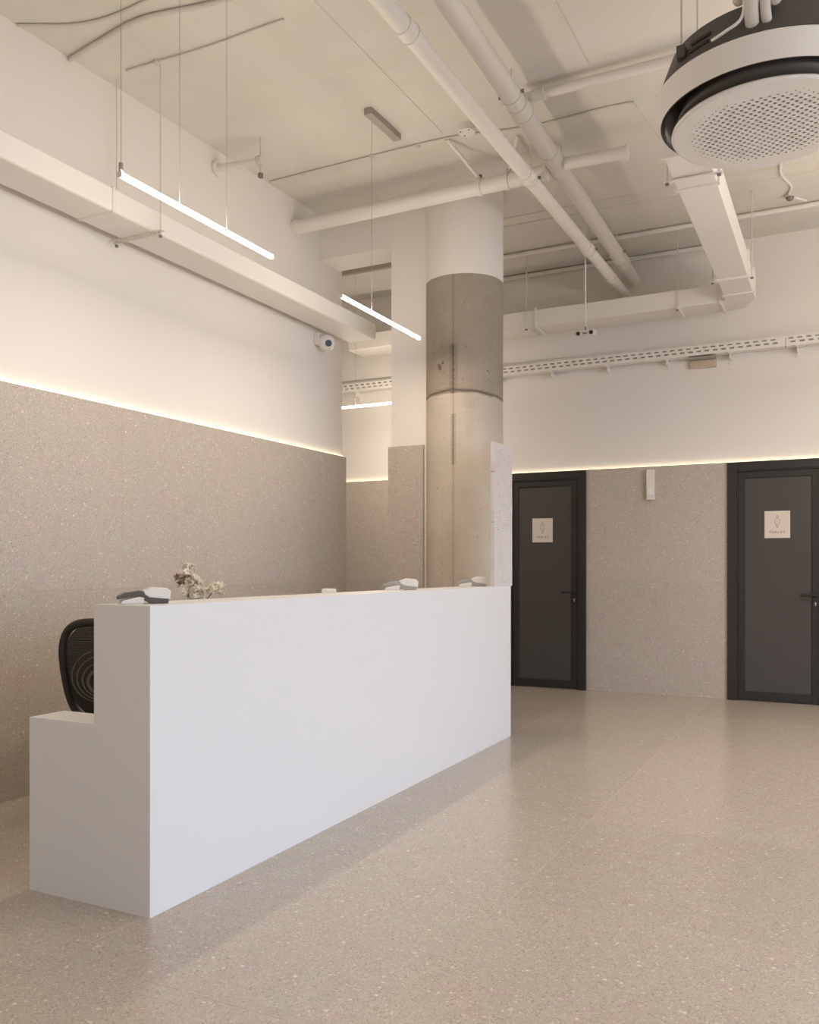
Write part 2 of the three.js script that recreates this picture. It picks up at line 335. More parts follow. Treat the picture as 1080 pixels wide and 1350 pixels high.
for (const [x0, y0, woman, label] of [[-3.119, 1.619, false, 'small square toilet sign on the door beside the column'], [-0.702, 1.631, true, 'small square toilet sign on the door at the right edge']]) {
  const s = thing('door_sign', label, 'sign', [x0 + 0.117, y0 + 0.134, ZB - 0.008]);
  part('plate', rbox(-0.117, 0.117, -0.134, 0.134, 0, 0.006, 0.001, 1), M.plastic, s);
  const g = new THREE.PlaneGeometry(0.23, 0.264); g.translate(0, 0, 0.0066); part('print', g, std({ map: signTexture(woman), roughness: 0.5 }), s);
}

// ------------------------------------------------------------------ pendants
const pend = (name, label, pos, turn, wires, group) => {          // pos: middle of the tube; wires: offsets along it
  const p = thing(name, label, 'lamp', pos, turn, group), L = 1.2;
  part('diffuser', rbox(-0.012, 0.012, -0.013, 0.013, -L / 2 + 0.003, L / 2 - 0.003, 0.008, 3), M.glow, p);
  for (const s of [-1, 1]) part('end_cap', rbox(-0.0125, 0.0125, -0.0135, 0.0135, s * L / 2 - 0.003, s * L / 2 + 0.003, 0.001, 1), M.white, p);
  for (const o of wires) {
    const zw = pos[2] + o * Math.cos(turn), top = ceilY(zw) - pos[1];
    part('wire', rod([0, 0.012, o], [0, top, o], 0.0016, 6), M.greyWire, p);
    part('gripper', rod([0, 0.012, o], [0, 0.03, o], 0.004, 10), M.steel, p);
    part('ceiling_cup', rod([0, top - 0.02, o], [0, top, o], 0.014, 16), M.white, p);
  }
  const dim = pos[0] < -4 ? 0.8 : 1;                                // the tube behind the opening burns lower
  areaLight(p, 0, -0.0145, 0, 0.024, L, dim * (pos[2] > 0 ? DOWN_NITS * 2 : pos[2] < -6.5 && pos[0] > 0 ? DOWN_NITS * 1.9 : DOWN_NITS), false);           // the tube shines all round: one light per side
  areaLight(p, 0, 0.0145, 0, 0.024, L, dim * (pos[0] < 0 ? UP_NITS : pos[2] < -5 ? UP_NITS * 2.4 : UP_NITS * 0.5), true);
  for (const k of [-1, 1]) { const l = new THREE.RectAreaLight(WARM, dim * (pos[2] > 0 ? SIDE_NITS * 2.5 : pos[2] < -6.5 ? SIDE_NITS * 3 : SIDE_NITS), L, 0.024); l.position.set(k * 0.0135, 0, 0); l.rotation.y = -k * Math.PI / 2; p.add(l); }
  return p;
};
{
  const p1 = pend('pendant_lamp', 'near linear pendant lamp glowing above the counter front', [-3.0, 3.163, -3.58], 0, [0.59, 0.193, -0.18]);
  part('cable_gland', rod([0, 0.012, 0.59], [0, 0.055, 0.59], 0.011), M.rail, p1);
  const p2 = pend('pendant_lamp', 'far linear pendant lamp glowing just left of the column', [-3.0, 3.153, -5.556], 0, [0.176]);
  part('canopy_rail', (() => { const g = box(-0.03, 0.03, 0, 0.045, -5.72, -5.27), q = g.attributes.position; for (let i = 0; i < q.count; i++) { q.setY(i, q.getY(i) - 0.045 + ceilY(q.getZ(i)) - 3.153); q.setZ(i, q.getZ(i) + 5.556); q.setX(i, q.getX(i) + 0.03); } return g; })(), M.rail, p2, 'grey channel on the ceiling');
  const p3 = pend('pendant_lamp', 'linear pendant lamp glowing behind the wall opening', [-4.6, 3.11, -8.24], Math.PI / 2, [-0.2]);
  part('canopy_rail', (() => { const g = box(-0.025, 0.025, 0, 0.045, -0.42, 0.42); g.translate(0, ceilY(-8.24) - 3.11 - 0.05, -0.1); return g; })(), M.rail, p3, 'grey channel on the ceiling');
}
for (const [x, z] of [[-1.6, 0.6], [1.1, -1.6], [1.1, -3.6], [0.8, -5.7], [0.85, -7.0], [2.6, -7.0]])   // the rest of the room's lamps, outside the frame
  pend('pendant_lamp', x < 0 ? 'linear pendant lamp behind the viewer' : z < -6.5 ? 'linear pendant lamp before the back wall, right of the second door' : 'linear pendant lamp in the row along the windows', [x, 3.16, z], z < -6.5 ? Math.PI / 2 : 0, [0.4, -0.4], x < 0 ? undefined : z < -6.5 ? 'pendant lamps before the back wall' : 'pendant lamps along the windows');

// ------------------------------------------------------------------ ducts
{
  const d = thing('air_duct', 'flat white air duct running along the top of the left wall', 'duct', [-4.06, 3.55, -2.2]);
  const sec = (z0, z1) => part('duct_section', rbox(-0.145, 0.145, -0.075, 0.075, z0, z1, 0.018, 3), M.ductWhite, d);
  sec(-1.64, 3.5); sec(-4.9, -1.65);
  part('joint_flange', rbox(-0.15, 0.15, -0.08, 0.08, -1.655, -1.635, 0.015), M.ductWhite, d);
  part('end_grille', rbox(-0.135, 0.135, -0.065, 0.065, -4.915, -4.9, 0.004), M.ductWhite, d);
  const h = thing('duct_hanger', 'slotted hanger bar on two rods under the left wall duct', 'hanger', [-4.06, 3.46, -4.18]);
  const bar = new THREE.Shape(); bar.moveTo(-0.2, -0.014); bar.lineTo(0.21, -0.014); bar.lineTo(0.21, 0.014); bar.lineTo(-0.2, 0.014); bar.closePath();
  for (let i = 0; i < 12; i++) { const q = new THREE.Path(), x = -0.185 + i * 0.033; q.moveTo(x, -0.005); q.lineTo(x + 0.018, -0.005); q.lineTo(x + 0.018, 0.005); q.lineTo(x, 0.005); q.closePath(); bar.holes.push(q); }
  const bg = new THREE.ExtrudeGeometry(bar, { depth: 0.003, bevelEnabled: false }); const bg2 = box(-0.2, 0.21, 0.011, 0.014, -0.03, 0);
  part('bar', [bg, bg2], M.conduit, h);
  for (const x of [-0.185, 0.19]) { part('rod', rod([x, -0.02, -0.012], [x, ceilY(-4.18) - 3.46, -0.012], 0.004, 8), M.conduit, h); part('nut', rod([x, -0.028, -0.012], [x, -0.014, -0.012], 0.011, 6), M.clamp, h); }
}
{
  const d = thing('vent_duct', 'square white duct running below the ceiling and turning along the back wall', 'duct');
  const y0 = 3.885, y1 = 4.09, xl = -1.0, xr = -0.745;
  part('duct_section', rbox(xl, xr, y0, y1, -6.02, -5.5, 0.006), M.ductWhite, d);
  part('duct_section', rbox(xl, xr, y0, y1, -8.05, -6.035, 0.006), M.ductWhite, d);
  part('duct_section', rbox(xl, xr, y0, y1, -8.55, -8.06, 0.006), M.ductWhite, d);
  const s = new THREE.Shape(); s.moveTo(xl, 8.55); s.lineTo(xr, 8.55); s.lineTo(xr, 8.78); s.lineTo(xr - 0.12, 9.06); s.lineTo(xl - 0.05, 9.1); s.lineTo(xl - 0.05, 8.76); s.lineTo(xl, 8.7); s.closePath();
  const g = new THREE.ExtrudeGeometry(s, { depth: y1 - y0 - 0.01, bevelEnabled: true, bevelSize: 0.004, bevelThickness: 0.005, bevelSegments: 1 }); g.rotateX(-Math.PI / 2); g.translate(0, y0 + 0.005, 0);
  part('elbow', g, M.ductWhite, d);
  part('duct_section', rbox(-2.9, xl - 0.06, y0, y1 - 0.03, -9.1, -8.76, 0.006), M.ductWhite, d);
  part('duct_section', rbox(-5.2, -2.91, y0, y1 - 0.03, -9.1, -8.76, 0.006), M.ductWhite, d);
  for (const z of [-5.51, -6.03, -8.055, -8.55]) part('flange', rbox(xl - 0.018, xr + 0.018, y0 - 0.012, y1 + 0.018, z - 0.012, z + 0.012, 0.003, 1), M.ductWhite, d);
  for (const x of [-2.905, xl - 0.055]) part('flange', rbox(x - 0.012, x + 0.012, y0 - 0.018, y1 - 0.012, -9.118, -8.742, 0.003, 1), M.ductWhite, d);
  // rods that carry it
  for (const [x, z] of [[xl - 0.035, -5.84], [xr + 0.035, -5.84], [xl - 0.035, -8.055], [xr + 0.035, -8.055], [-1.45, -8.74], [-3.0, -8.74]]) {
    const r = part('hanger_rod', rod([x, y0 - 0.03, z], [x, ceilY(z), z], 0.005, 8), M.conduit, d); part('nut', rod([x, y0 - 0.035, z], [x, y0 - 0.012, z], 0.014, 6), M.clamp, r);
  }
  for (const z of [-5.84, -8.055]) part('hanger_bar', box(xl - 0.055, xr + 0.055, y0 - 0.022, y0 - 0.012, z - 0.015, z + 0.015), M.ductWhite, d);
  for (const x of [-1.45, -3.0]) part('hanger_bar', box(x - 0.015, x + 0.015, y0 - 0.022, y0, -9.13, -8.72), M.ductWhite, d);
}

// ------------------------------------------------------------------ pipes on the ceiling
function pipe(name, label, a, b, r, fittings = [], clamps = [], m = M.pipeWhite) {
  const p = thing(name, label, 'pipe', a), L = V(...b).sub(V(...a)).toArray(), O = [0, 0, 0];
  part('tube', rod(O, L, r, 28), m, p);
  for (const [t, len, k] of fittings) part('coupling', [ringOn(O, L, t, len, r * k, 28), ringOn(O, L, t + len * 0.5 / Math.hypot(...L), 0.012, r * k + 0.004, 28)], m, p);
  for (const t of clamps) {
    const c = V(...L).multiplyScalar(t), top = ceilY(a[2] + c.z) - a[1];
    const g = part('clamp', [ringOn(O, L, t, 0.025, r + 0.005, 24)], m, p);
    part('clamp_rod', rod([c.x, c.y + r, c.z], [c.x, top, c.z], 0.005, 8), M.conduit, g);
    part('bolt', rod([c.x - r - 0.02, c.y, c.z], [c.x - r + 0.005, c.y, c.z], 0.012, 8), M.clamp, g); part('bolt', rod([c.x + r - 0.005, c.y + 0.01, c.z], [c.x + r + 0.022, c.y + 0.01, c.z], 0.012, 8), M.clamp, g);
  }
  return p;
}
pipe('drain_pipe', 'thinner of the two long white pipes running back under the ceiling', [-2.03, 4.12, -2.4], [-2.085, 4.26, -9.33], 0.05, [[0.235, 0.1, 1.12], [0.52, 0.1, 1.14], [0.765, 0.1, 1.14], [0.9, 0.07, 1.1]], [0.535, 0.78]);
pipe('drain_pipe', 'thicker of the two long white pipes running back under the ceiling', [-1.86, 4.37, -2.4], [-1.99, 4.4, -9.33], 0.064, [[0.44, 0.14, 1.12], [0.56, 0.34, 1.14], [0.905, 0.16, 1.1]], [0.415, 0.585, 0.87]);
{
  const p = pipe('drain_pipe', 'white pipe from the left wall passing in front of the column top', [XL - TT, 4.32, -6.335], [-1.995, 4.32, -6.3], 0.058, [], []);
  for (const x of [1.77, 2.0]) {
    const c = part('clamp', ringOn([0, 0, 0], [2.32, 0, 0.035], x / 2.32, 0.03, 0.066, 24), M.pipeWhite, p);
    part('bolt', rod([x, 0.055, 0.02], [x, 0.1, 0.02], 0.014, 8), M.clamp, c);
    part('clamp_rod', rod([x, 0.06, 0.02], [x + (x < 1.9 ? -0.12 : 0.14), ceilY(-5.9) - 4.33, x < 1.9 ? 0.4 : 0.2], 0.013, 10), M.pipeWhite, c);
  }
  part('wall_collar', rod([TT - 0.01, 0, 0], [TT + 0.03, 0, 0], 0.064, 24), M.pipeWhite, p);
}
pipe('branch_pipe', 'thin white branch pipe along the ceiling towards the air conditioner', [-1.93, 4.48, -5.52], [1.0, 4.48, -5.5], 0.032, [[0.04, 0.08, 1.25]], [0.36], M.pipeWhite);
pipe('branch_pipe', 'short capped white pipe reaching right from the thicker ceiling pipe', [-1.86, 4.36, -6.3], [-1.40, 4.34, -6.3], 0.045, [[0.95, 0.05, 1.15]], []);
pipe('branch_pipe', 'thin white pipe hugging the ceiling before the back wall', [-3.6, 4.6, -8.57], [2.0, 4.6, -8.57], 0.022, [], [0.45, 0.68]);
pipe('branch_pipe', 'thin white pipe in the corner of ceiling and back wall', [-3.6, 4.62, -9.28], [-0.99, 4.62, -9.28], 0.024, []);
{
  const p = pipe('pipe_stub', 'short white pipe sticking out of the left wall near the ceiling', [XL - TT, 4.405, -5.28], [-3.91, 4.38, -5.28], 0.028, [[0.02, 0.02, 1.9]], []);
  part('clamp', [rod([0.39, -0.02, 0], [0.44, -0.02, 0], 0.036, 16), rod([0.42, -0.14, 0], [0.42, ceilY(-5.28) - 4.405, 0], 0.008, 8)], M.conduit, p);
  part('bolt', rod([0.42, -0.15, 0], [0.42, -0.12, 0], 0.02, 8), M.clamp, p);
}
function conduit(label, pts, r, m = M.conduit, saddles = []) {
  const g = hose(pts, r, 48, 7), c = thing('conduit', label, 'cable');
  part('sheath', g, m, c);
  for (const [x, z] of saddles) part('saddle', rbox(x - 0.012, x + 0.012, ceilY(z) - 0.028, ceilY(z), z - 0.016, z + 0.016, 0.003, 1), m, c);
}
{
  const b = thing('ceiling_box', 'round white cable box on the ceiling above the column', 'box', [-2.46, ceilY(-5.83), -5.83]);
  part('base', rod([0, -0.045, 0], [0, 0, 0], 0.06, 28), M.pipeWhite, b); part('lid', rod([0, -0.052, 0], [0, -0.045, 0], 0.064, 28), M.pipeWhite, b);
  for (const a of [0.8, 2.4, 4.0]) part('screw', rod([0.045 * Math.cos(a), -0.055, 0.045 * Math.sin(a)], [0.045 * Math.cos(a), -0.05, 0.045 * Math.sin(a)], 0.007, 8), M.clamp, b);
}
const onCeil = (x, z, d = 0.01) => [x, ceilY(z) - d, z];
conduit('thin conduit clipped across the ceiling in front of the column', [onCeil(-4.28, -5.93), onCeil(-3.6, -5.92), onCeil(-2.65, -5.92), onCeil(-2.05, -6.04), onCeil(-1.5, -6.03), onCeil(-1.3, -6.05)], 0.007, M.conduit, [[-3.95, -5.93], [-3.3, -5.92], [-2.9, -5.92]]);
conduit('thick grey cable curving over the ceiling from the left wall', [onCeil(-4.3, -3.86, 0.02), onCeil(-3.95, -3.8, 0.018), onCeil(-3.6, -3.76, 0.018), onCeil(-3.1, -3.84, 0.018), onCeil(-2.3, -3.88, 0.018)], 0.014, M.conduit, [[-3.72, -3.77]]);
conduit('thin cable above the thick one at the top left corner', [onCeil(-4.3, -3.48), onCeil(-4.0, -3.63), onCeil(-3.7, -3.67), onCeil(-3.2, -3.64), onCeil(-2.4, -3.7)], 0.009);
conduit('thin cable passing the tops of the duct hanger rods', [onCeil(-4.1, -4.13), onCeil(-3.86, -4.14), onCeil(-3.5, -4.16), onCeil(-2.9, -4.15)], 0.006, M.conduit, [[-3.86, -4.14]]);
conduit('thin conduit winding down the ceiling at the right edge', [onCeil(-0.45, -7.55), onCeil(-0.46, -7.8), onCeil(-0.4, -8.1), onCeil(-0.42, -8.3), onCeil(-0.3, -8.5)], 0.012, M.pipeWhite);
{
  const b = thing('smoke_detector', 'small dark detector under the ceiling right of the white duct', 'detector', [-0.42, ceilY(-8.3), -8.3]);
  const g = new THREE.CylinderGeometry(0.035, 0.045, 0.03, 24); g.translate(0, -0.015, 0); part('base', g, M.conduit, b);
  const k = new THREE.SphereGeometry(0.034, 20, 10, 0, 6.2832, Math.PI / 2, Math.PI / 2); k.translate(0, -0.03, 0); part('cap', k, M.clamp, b);
}

// ------------------------------------------------------------------ cable tray along the back wall
{
  const t = thing('cable_tray', 'long perforated white cable tray along the upper back wall', 'cable tray', [0, 3.5, ZB + 0.1]);
  for (let k = 0; k < 3; k++) {
    const x0 = -6.9 + k * 3.2, x1 = x0 + 3.195, s = new THREE.Shape(); s.moveTo(x0, 0.012); s.lineTo(x1, 0.012); s.lineTo(x1, 0.1); s.lineTo(x0, 0.1); s.closePath();
    for (let x = x0 + 0.02; x < x1 - 0.06; x += 0.08) for (const y of [0.03, 0.066]) { const q = new THREE.Path(), o = y > 0.05 ? 0.0 : 0.02; q.moveTo(x + o, y); q.lineTo(x + o + 0.045, y); q.lineTo(x + o + 0.045, y + 0.017); q.lineTo(x + o, y + 0.017); q.closePath(); s.holes.push(q); }
    part('side_rail', new THREE.ExtrudeGeometry(s, { depth: 0.002, bevelEnabled: false }), M.ductWhite, t);
    part('tray_floor', box(x0, x1, 0, 0.012, -0.1, 0.004), M.ductWhite, t);
    part('rear_rail', box(x0, x1, 0.012, 0.1, -0.1, -0.098), M.ductWhite, t);
  }
  for (let x = -6.6; x < 2.6; x += 0.62) part('bracket', [box(x - 0.012, x + 0.012, -0.012, 0, -TT - 0.1, 0.01), box(x - 0.012, x + 0.012, -0.1, 0, -TT - 0.1, -TT - 0.088), box(x - 0.003, x + 0.003, -0.055, -0.012, -TT - 0.09, -0.02)], M.ductWhite, t);
  conduitsInTray();
  const j = thing('junction_box', 'small beige junction box below the cable tray', 'box', [-1.29, 3.43, ZB - TT]);
  part('body', rbox(-0.13, 0.13, -0.04, 0.04, 0, 0.04, 0.004), std({ color: lin(0.62, 0.52, 0.42), roughness: 0.6 }), j);
  part('lid', rbox(-0.12, 0.12, -0.033, 0.033, 0.04, 0.045, 0.002, 1), std({ color: lin(0.58, 0.48, 0.38), roughness: 0.6 }), j);
  const p = thing('mounting_plate', 'dark grey plate fixed under the cable tray above the junction box', 'plate', [-1.29, 3.478, ZB + 0.04]);
  part('plate', rbox(-0.13, 0.13, -0.006, 0.006, -0.05, 0.07, 0.002, 1), M.rail, p);
}
function conduitsInTray() { conduit('thick grey cable lying in the wall cable tray', [[-6.8, 3.552, ZB + 0.055], [-4, 3.554, ZB + 0.06], [-1, 3.552, ZB + 0.055], [2.2, 3.552, ZB + 0.06]], 0.036, std({ color: lin(0.45, 0.42, 0.38), roughness: 0.7 })); }

// ------------------------------------------------------------------ round ceiling air conditioner
{
  const a = thing('air_conditioner', 'round white and black ceiling air conditioner with a perforated disc', 'air conditioner', [-0.335, 3.5, -4.528]);
  const lathe = (pts, seg = 96) => new THREE.LatheGeometry(pts.map(([r, y]) => new THREE.Vector2(r, y)), seg);
  part('casing', lathe([[0.490, 0.033], [0.494, 0.033], [0.497, 0.038], [0.519, 0.142], [0.518, 0.15], [0.512, 0.153], [0.3, 0.153]]), M.ductWhite, a, 'white outer casing');
  const hs = part('housing', lathe([[0.514, 0.155], [0.505, 0.165], [0.445, 0.325], [0.432, 0.335], [0, 0.335]]), M.acBlack, a, 'dark grey upper housing');
  part('outlet_ring', lathe([[0.4915, 0.032], [0.49, 0.029], [0.486, 0.031], [0.462, 0.085], [0.38, 0.09]]), M.ringBlack, a, 'black ring slot around the disc');
  for (let k = 0; k < 4; k++) { const g = new THREE.LatheGeometry([[0.486, 0.033], [0.467, 0.08]].map(([r, y]) => new THREE.Vector2(r - 0.002, y - 0.0015)), 16, k * 1.57 + 0.4, 0.55); part('louvre', g, std({ color: lin(0.05, 0.046, 0.042), roughness: 0.4, side: THREE.DoubleSide }), a); }
  const s = new THREE.Shape(); for (let k = 0; k < 128; k++) s[k ? 'lineTo' : 'moveTo'](0.427 * Math.cos(k / 64 * Math.PI), 0.427 * Math.sin(k / 64 * Math.PI)); s.closePath();
  const holes = [], pitch = 0.036; let n = 0;
  for (let j = -12; j <= 12; j++) for (let i = -12; i <= 12; i++) {
    const x = (i + (j & 1) * 0.5) * pitch, y = j * pitch * 0.7, R = Math.hypot(x, y); if (R > 0.358) continue;
    const r = 0.0095 * Math.min(1, Math.max(0.3, (0.385 - R) / 0.1)), q = new THREE.Path(); for (let k = 0; k < 10; k++) q[k ? 'lineTo' : 'moveTo'](x + r * Math.cos(-k / 5 * Math.PI), y + r * Math.sin(-k / 5 * Math.PI)); q.closePath(); s.holes.push(q); holes.push(q); n++;
  }
  const g = new THREE.ExtrudeGeometry(s, { depth: 0.006, bevelEnabled: false, curveSegments: 5 }); g.rotateX(Math.PI / 2); g.translate(0, -0.024, 0);
  part('grille', g, M.ductWhite, a, 'white disc full of round holes');
  part('grille_rim', lathe([[0.426, -0.030], [0.434, -0.028], [0.44, -0.021], [0.438, -0.012], [0.42, -0.008]]), M.white, a);
  part('filter', lathe([[0, -0.006], [0.43, -0.006], [0.40, 0.09]]), M.plasticDark, a);
  // slotted lugs and rods
  for (const t of [3.97, 5.54, 0.83, 2.40]) {
    const cx = Math.cos(t) * 0.5, cz = -Math.sin(t) * 0.5;
    const l = part('lug', rbox(cx - 0.02, cx + 0.02, 0.2, 0.26, cz - 0.02, cz + 0.02, 0.004, 1), M.acBlack, a);
    part('hanger_rod', rod([cx, 0.22, cz], [cx, ceilY(-4.528 + cz) - 3.5, cz], 0.0045, 8), M.conduit, l);
  }
  for (const [t, y] of [[4.12, 0.21], [4.22, 0.21], [4.12, 0.25], [4.22, 0.25]]) { const b = box(-0.03, 0.03, -0.006, 0.006, -0.004, 0.004), r = 0.514 - (y - 0.155) * 0.37; b.rotateX(0.2); b.rotateY(Math.PI / 2 + t); b.translate(Math.cos(t) * r, y, -Math.sin(t) * r); part('slot', b, M.black, hs); }
  const pb = std({ color: lin(0.66, 0.62, 0.57), roughness: 0.85 });
  const pp = part('refrigerant_pipe', [hose([[-0.02, 0.2, 0.46], [-0.02, 0.26, 0.53], [-0.015, 0.4, 0.53], [-0.02, 0.7, 0.45], [-0.05, 1.0, 0.35]], 0.03, 40, 12), hose([[0.04, 0.2, 0.45], [0.035, 0.25, 0.52], [0.03, 0.4, 0.53], [0.02, 0.7, 0.46], [0, 1.0, 0.35]], 0.022, 40, 12)], pb, a, 'white wrapped refrigerant pipes');
  part('valve_cap', [new THREE.SphereGeometry(0.028, 16, 12).translate(0.075, 0.29, 0.5), new THREE.SphereGeometry(0.026, 16, 12).translate(-0.075, 0.33, 0.49)], pb, pp);
  part('power_cable', hose([[-0.19, 0.19, 0.475], [-0.13, 0.2, 0.5], [-0.06, 0.23, 0.52], [-0.045, 0.33, 0.54], [-0.04, 0.6, 0.48]], 0.007, 40, 8), M.white, a);
}

// ------------------------------------------------------------------ small fixtures
{
  const c = thing('security_camera', 'white security camera on the left wall under the duct', 'camera', [XL - TT, 3.42, -6.72]);
  part('wall_mount', rbox(0, 0.05, -0.05, 0.06, -0.06, 0.06, 0.01), M.white, c);
  const b = new THREE.SphereGeometry(0.075, 28, 20); b.translate(0.095, -0.03, 0.0); part('housing', b, M.white, c);
  const dir = V(0.95, -0.35, 0.9).normalize(), o = V(0.095, -0.03, 0), e = o.clone().addScaledVector(dir, 0.079), s0 = o.clone().addScaledVector(dir, 0.06);
  part('lens', rod(s0.toArray(), e.toArray(), 0.03, 24), M.lens, c, 'dark round lens');
}
{
  const s = thing('motion_sensor', 'slim white sensor on the slab between the two doors', 'sensor', [-1.812, 2.05, ZB]);
  const p = new THREE.Shape(); p.moveTo(0, 0.0); p.lineTo(0.035, 0.0); p.lineTo(0.05, 0.05); p.lineTo(0.052, 0.27); p.lineTo(0.04, 0.31); p.lineTo(0, 0.31); p.closePath();
  const g = new THREE.ExtrudeGeometry(p, { depth: 0.07, bevelEnabled: true, bevelSize: 0.004, bevelThickness: 0.004, bevelSegments: 2 }); g.rotateY(-Math.PI / 2); g.translate(0.035, 0.004, 0);
  part('body', g, M.plastic, s);
  part('window', rbox(-0.024, 0.024, 0.05, 0.12, 0.05, 0.058, 0.003, 1), M.white, s);
  part('led', rod([0.012, 0.04, 0.04], [0.012, 0.04, 0.055], 0.004, 8), M.conduit, s);
}
{
  const s = thing('emergency_light', 'small twin emergency lamp hanging on a wire before the back duct', 'lamp', [-2.165, 3.54, -8.0]);
  part('body', rbox(-0.1, 0.1, -0.022, 0.022, -0.03, 0.03, 0.01), M.plastic, s);
  for (const x of [-0.06, 0.062]) { part('lamp_head', rod([x, -0.006, 0.028], [x, -0.006, 0.04], 0.018, 18), M.lens, s, 'dark round lamp head'); }
  part('middle_lens', rbox(-0.02, 0.02, -0.014, 0.0, 0.028, 0.034, 0.002, 1), M.clamp, s);
  part('wire', rod([0, 0.02, 0], [0, ceilY(-8.0) - 3.54, 0], 0.007, 8), M.white, s);
  part('gripper', rod([0, 0.02, 0], [0, 0.06, 0], 0.007, 8), M.clamp, s);
}
// ------------------------------------------------------------------ rough white board on the counter's far end
{
  const tex = canvasTexture(512, 1024, (ctx, w, h) => {
    ctx.fillStyle = '#cdc8c4'; ctx.fillRect(0, 0, w, h);
    for (let i = 0; i < 260; i++) { ctx.globalAlpha = 0.1; ctx.fillStyle = ['#d9d5d2', '#b9b2ab', '#c9c5c8', '#bdb4ab'][i % 4]; blob(ctx, rnd() * w, rnd() * h, rr(10, 70), 10); }
    for (let y = 60; y < h * 0.62; y += 16) for (let x = 20; x < w - 20; x += rr(10, 40)) { ctx.globalAlpha = rr(0.1, 0.5); ctx.fillStyle = '#857d76'; ctx.fillRect(x, y + rr(-2, 2), rr(6, 28), rr(2, 5)); }
    for (let i = 0; i < 160; i++) { ctx.globalAlpha = rr(0.05, 0.16); ctx.fillStyle = i % 2 ? '#9f9791' : '#dedad7'; ctx.fillRect(rnd() * w, h * rr(0.6, 0.75), rr(2, 6), h * rr(0.08, 0.25)); }
    for (let i = 0; i < 90; i++) { ctx.globalAlpha = rr(0.3, 0.8); ctx.fillStyle = '#7d746c'; blob(ctx, rnd() * w, h * (rnd() < 0.7 ? rr(0.05, 0.63) : rnd()), rr(2, 6), 6); }
    ctx.globalAlpha = 1; grain(ctx, w, h, 16);
  });
  const s = thing('standing_board', 'tall rough white board standing on the far end of the counter', 'board', [-2.385, 1.193, -6.36]);
  const sh = new THREE.Shape(); sh.moveTo(-0.195, 0); sh.lineTo(0.195, 0); for (const [x, y] of [[0.193, 0.18], [0.195, 0.36], [0.191, 0.5], [0.197, 0.63], [0.192, 0.72], [0.194, 0.9], [0.191, 1.03], [0.18, 1.085], [0.165, 1.1], [-0.195, 1.1]]) sh.lineTo(x, y); sh.closePath();
  const g = new THREE.ExtrudeGeometry(sh, { depth: 0.028, bevelEnabled: true, bevelSize: 0.002, bevelThickness: 0.002, bevelSegments: 1 }); g.translate(0, 0.002, -0.014);
  const uv = g.attributes.uv, p = g.attributes.position; for (let i = 0; i < p.count; i++) uv.setXY(i, (p.getX(i) + 0.2) / 0.4, p.getY(i) / 1.104);
  g.rotateY(Math.PI / 2); part('panel', g, std({ map: tex, bumpMap: tex, bumpScale: 0.002, roughness: 0.75 }), s);
  const mk = (y, z) => rod([0.01, y, z], [0.019, y, z], 0.004, 8);
  for (const [y, z] of [[0.03, -0.03], [0.44, 0.12], [1.06, 0.05]]) part('screw', mk(y, z), M.clamp, s);
}

// ------------------------------------------------------------------ card terminals
function terminal(label, pos, turn) {
  const t = thing('card_terminal', label, 'card terminal', pos, turn, undefined);   // length along x, thick printer end at +x
  const prof = (pts, w, b = 0.003) => { const s = new THREE.Shape(); pts.forEach(([x, y], i) => i ? s.lineTo(x, y) : s.moveTo(x, y)); s.closePath(); const g = new THREE.ExtrudeGeometry(s, { depth: w - 2 * b, bevelEnabled: true, bevelSize: b, bevelThickness: b, bevelSegments: 2 }); g.translate(0, 0, -w / 2 + b); return g; };
  part('cradle', prof([[-0.09, 0.003], [-0.01, 0.003], [-0.005, 0.022], [-0.02, 0.026], [-0.085, 0.012]], 0.085), M.plastic, t, 'white wedge base');
  part('body', prof([[-0.1, 0.022], [-0.075, 0.026], [-0.03, 0.034], [0, 0.02], [0.025, 0.003], [0.09, 0.003], [0.095, 0.022], [0.02, 0.03], [0, 0.045], [-0.02, 0.05], [-0.07, 0.042], [-0.1, 0.029]], 0.08), M.plasticDark, t, 'dark bent body');
  part('printer_cover', prof([[0.02, 0.03], [0.096, 0.022], [0.098, 0.048], [0.085, 0.058], [0.03, 0.062], [0.0, 0.05], [0.005, 0.04]], 0.086, 0.005), M.plastic, t, 'white printer cover');
  const sc = box(-0.03, 0.03, 0, 0.003, -0.03, 0.03); sc.rotateZ(0.12); sc.translate(-0.045, 0.0475, 0); part('screen', sc, M.screen, t, 'small pinkish screen');
  for (let i = 0; i < 3; i++) for (let j = 0; j < 3; j++) { const k = rbox(-0.004, 0.004, 0, 0.004, -0.008, 0.008, 0.001, 1); k.rotateZ(0.4); k.translate(-0.08 - i * 0.006 + 0.0, 0.036 - i * 0.0028 + 0.003, (j - 1) * 0.022); part('key', k, M.key, t); }
  return t;
}
const t1 = terminal('dark bodied bent card terminal on the near corner of the counter', [-2.55, 1.193, -2.665], 0.87);
const paleBody = std({ color: lin(0.36, 0.34, 0.31), roughness: 0.45 });
for (const [label, pos, turn] of [['pale bent card terminal on the counter in front of the wall stub', [-2.585, 1.193, -5.02], 0.5], ['pale bent card terminal on the counter beside the standing board', [-2.585, 1.193, -6.24], 0.4]]) {
  const c = copy(t1, label, pos, turn); c.scale.setScalar(1.12);
  c.children.forEach((m) => { if (m.name === 'body') { m.material = paleBody; delete m.userData.label; } if (m.name === 'screen') m.material = M.key; });
}
{
  const b = thing('card_box', 'tiny white box on the back edge of the counter', 'box', [-2.62, 1.193, -4.2], 0.45);
  part('box', rbox(-0.04, 0.04, 0, 0.022, -0.025, 0.025, 0.003), M.plastic, b); part('card', box(-0.035, 0.035, 0.022, 0.026, -0.02, 0.02), M.white, b);
}

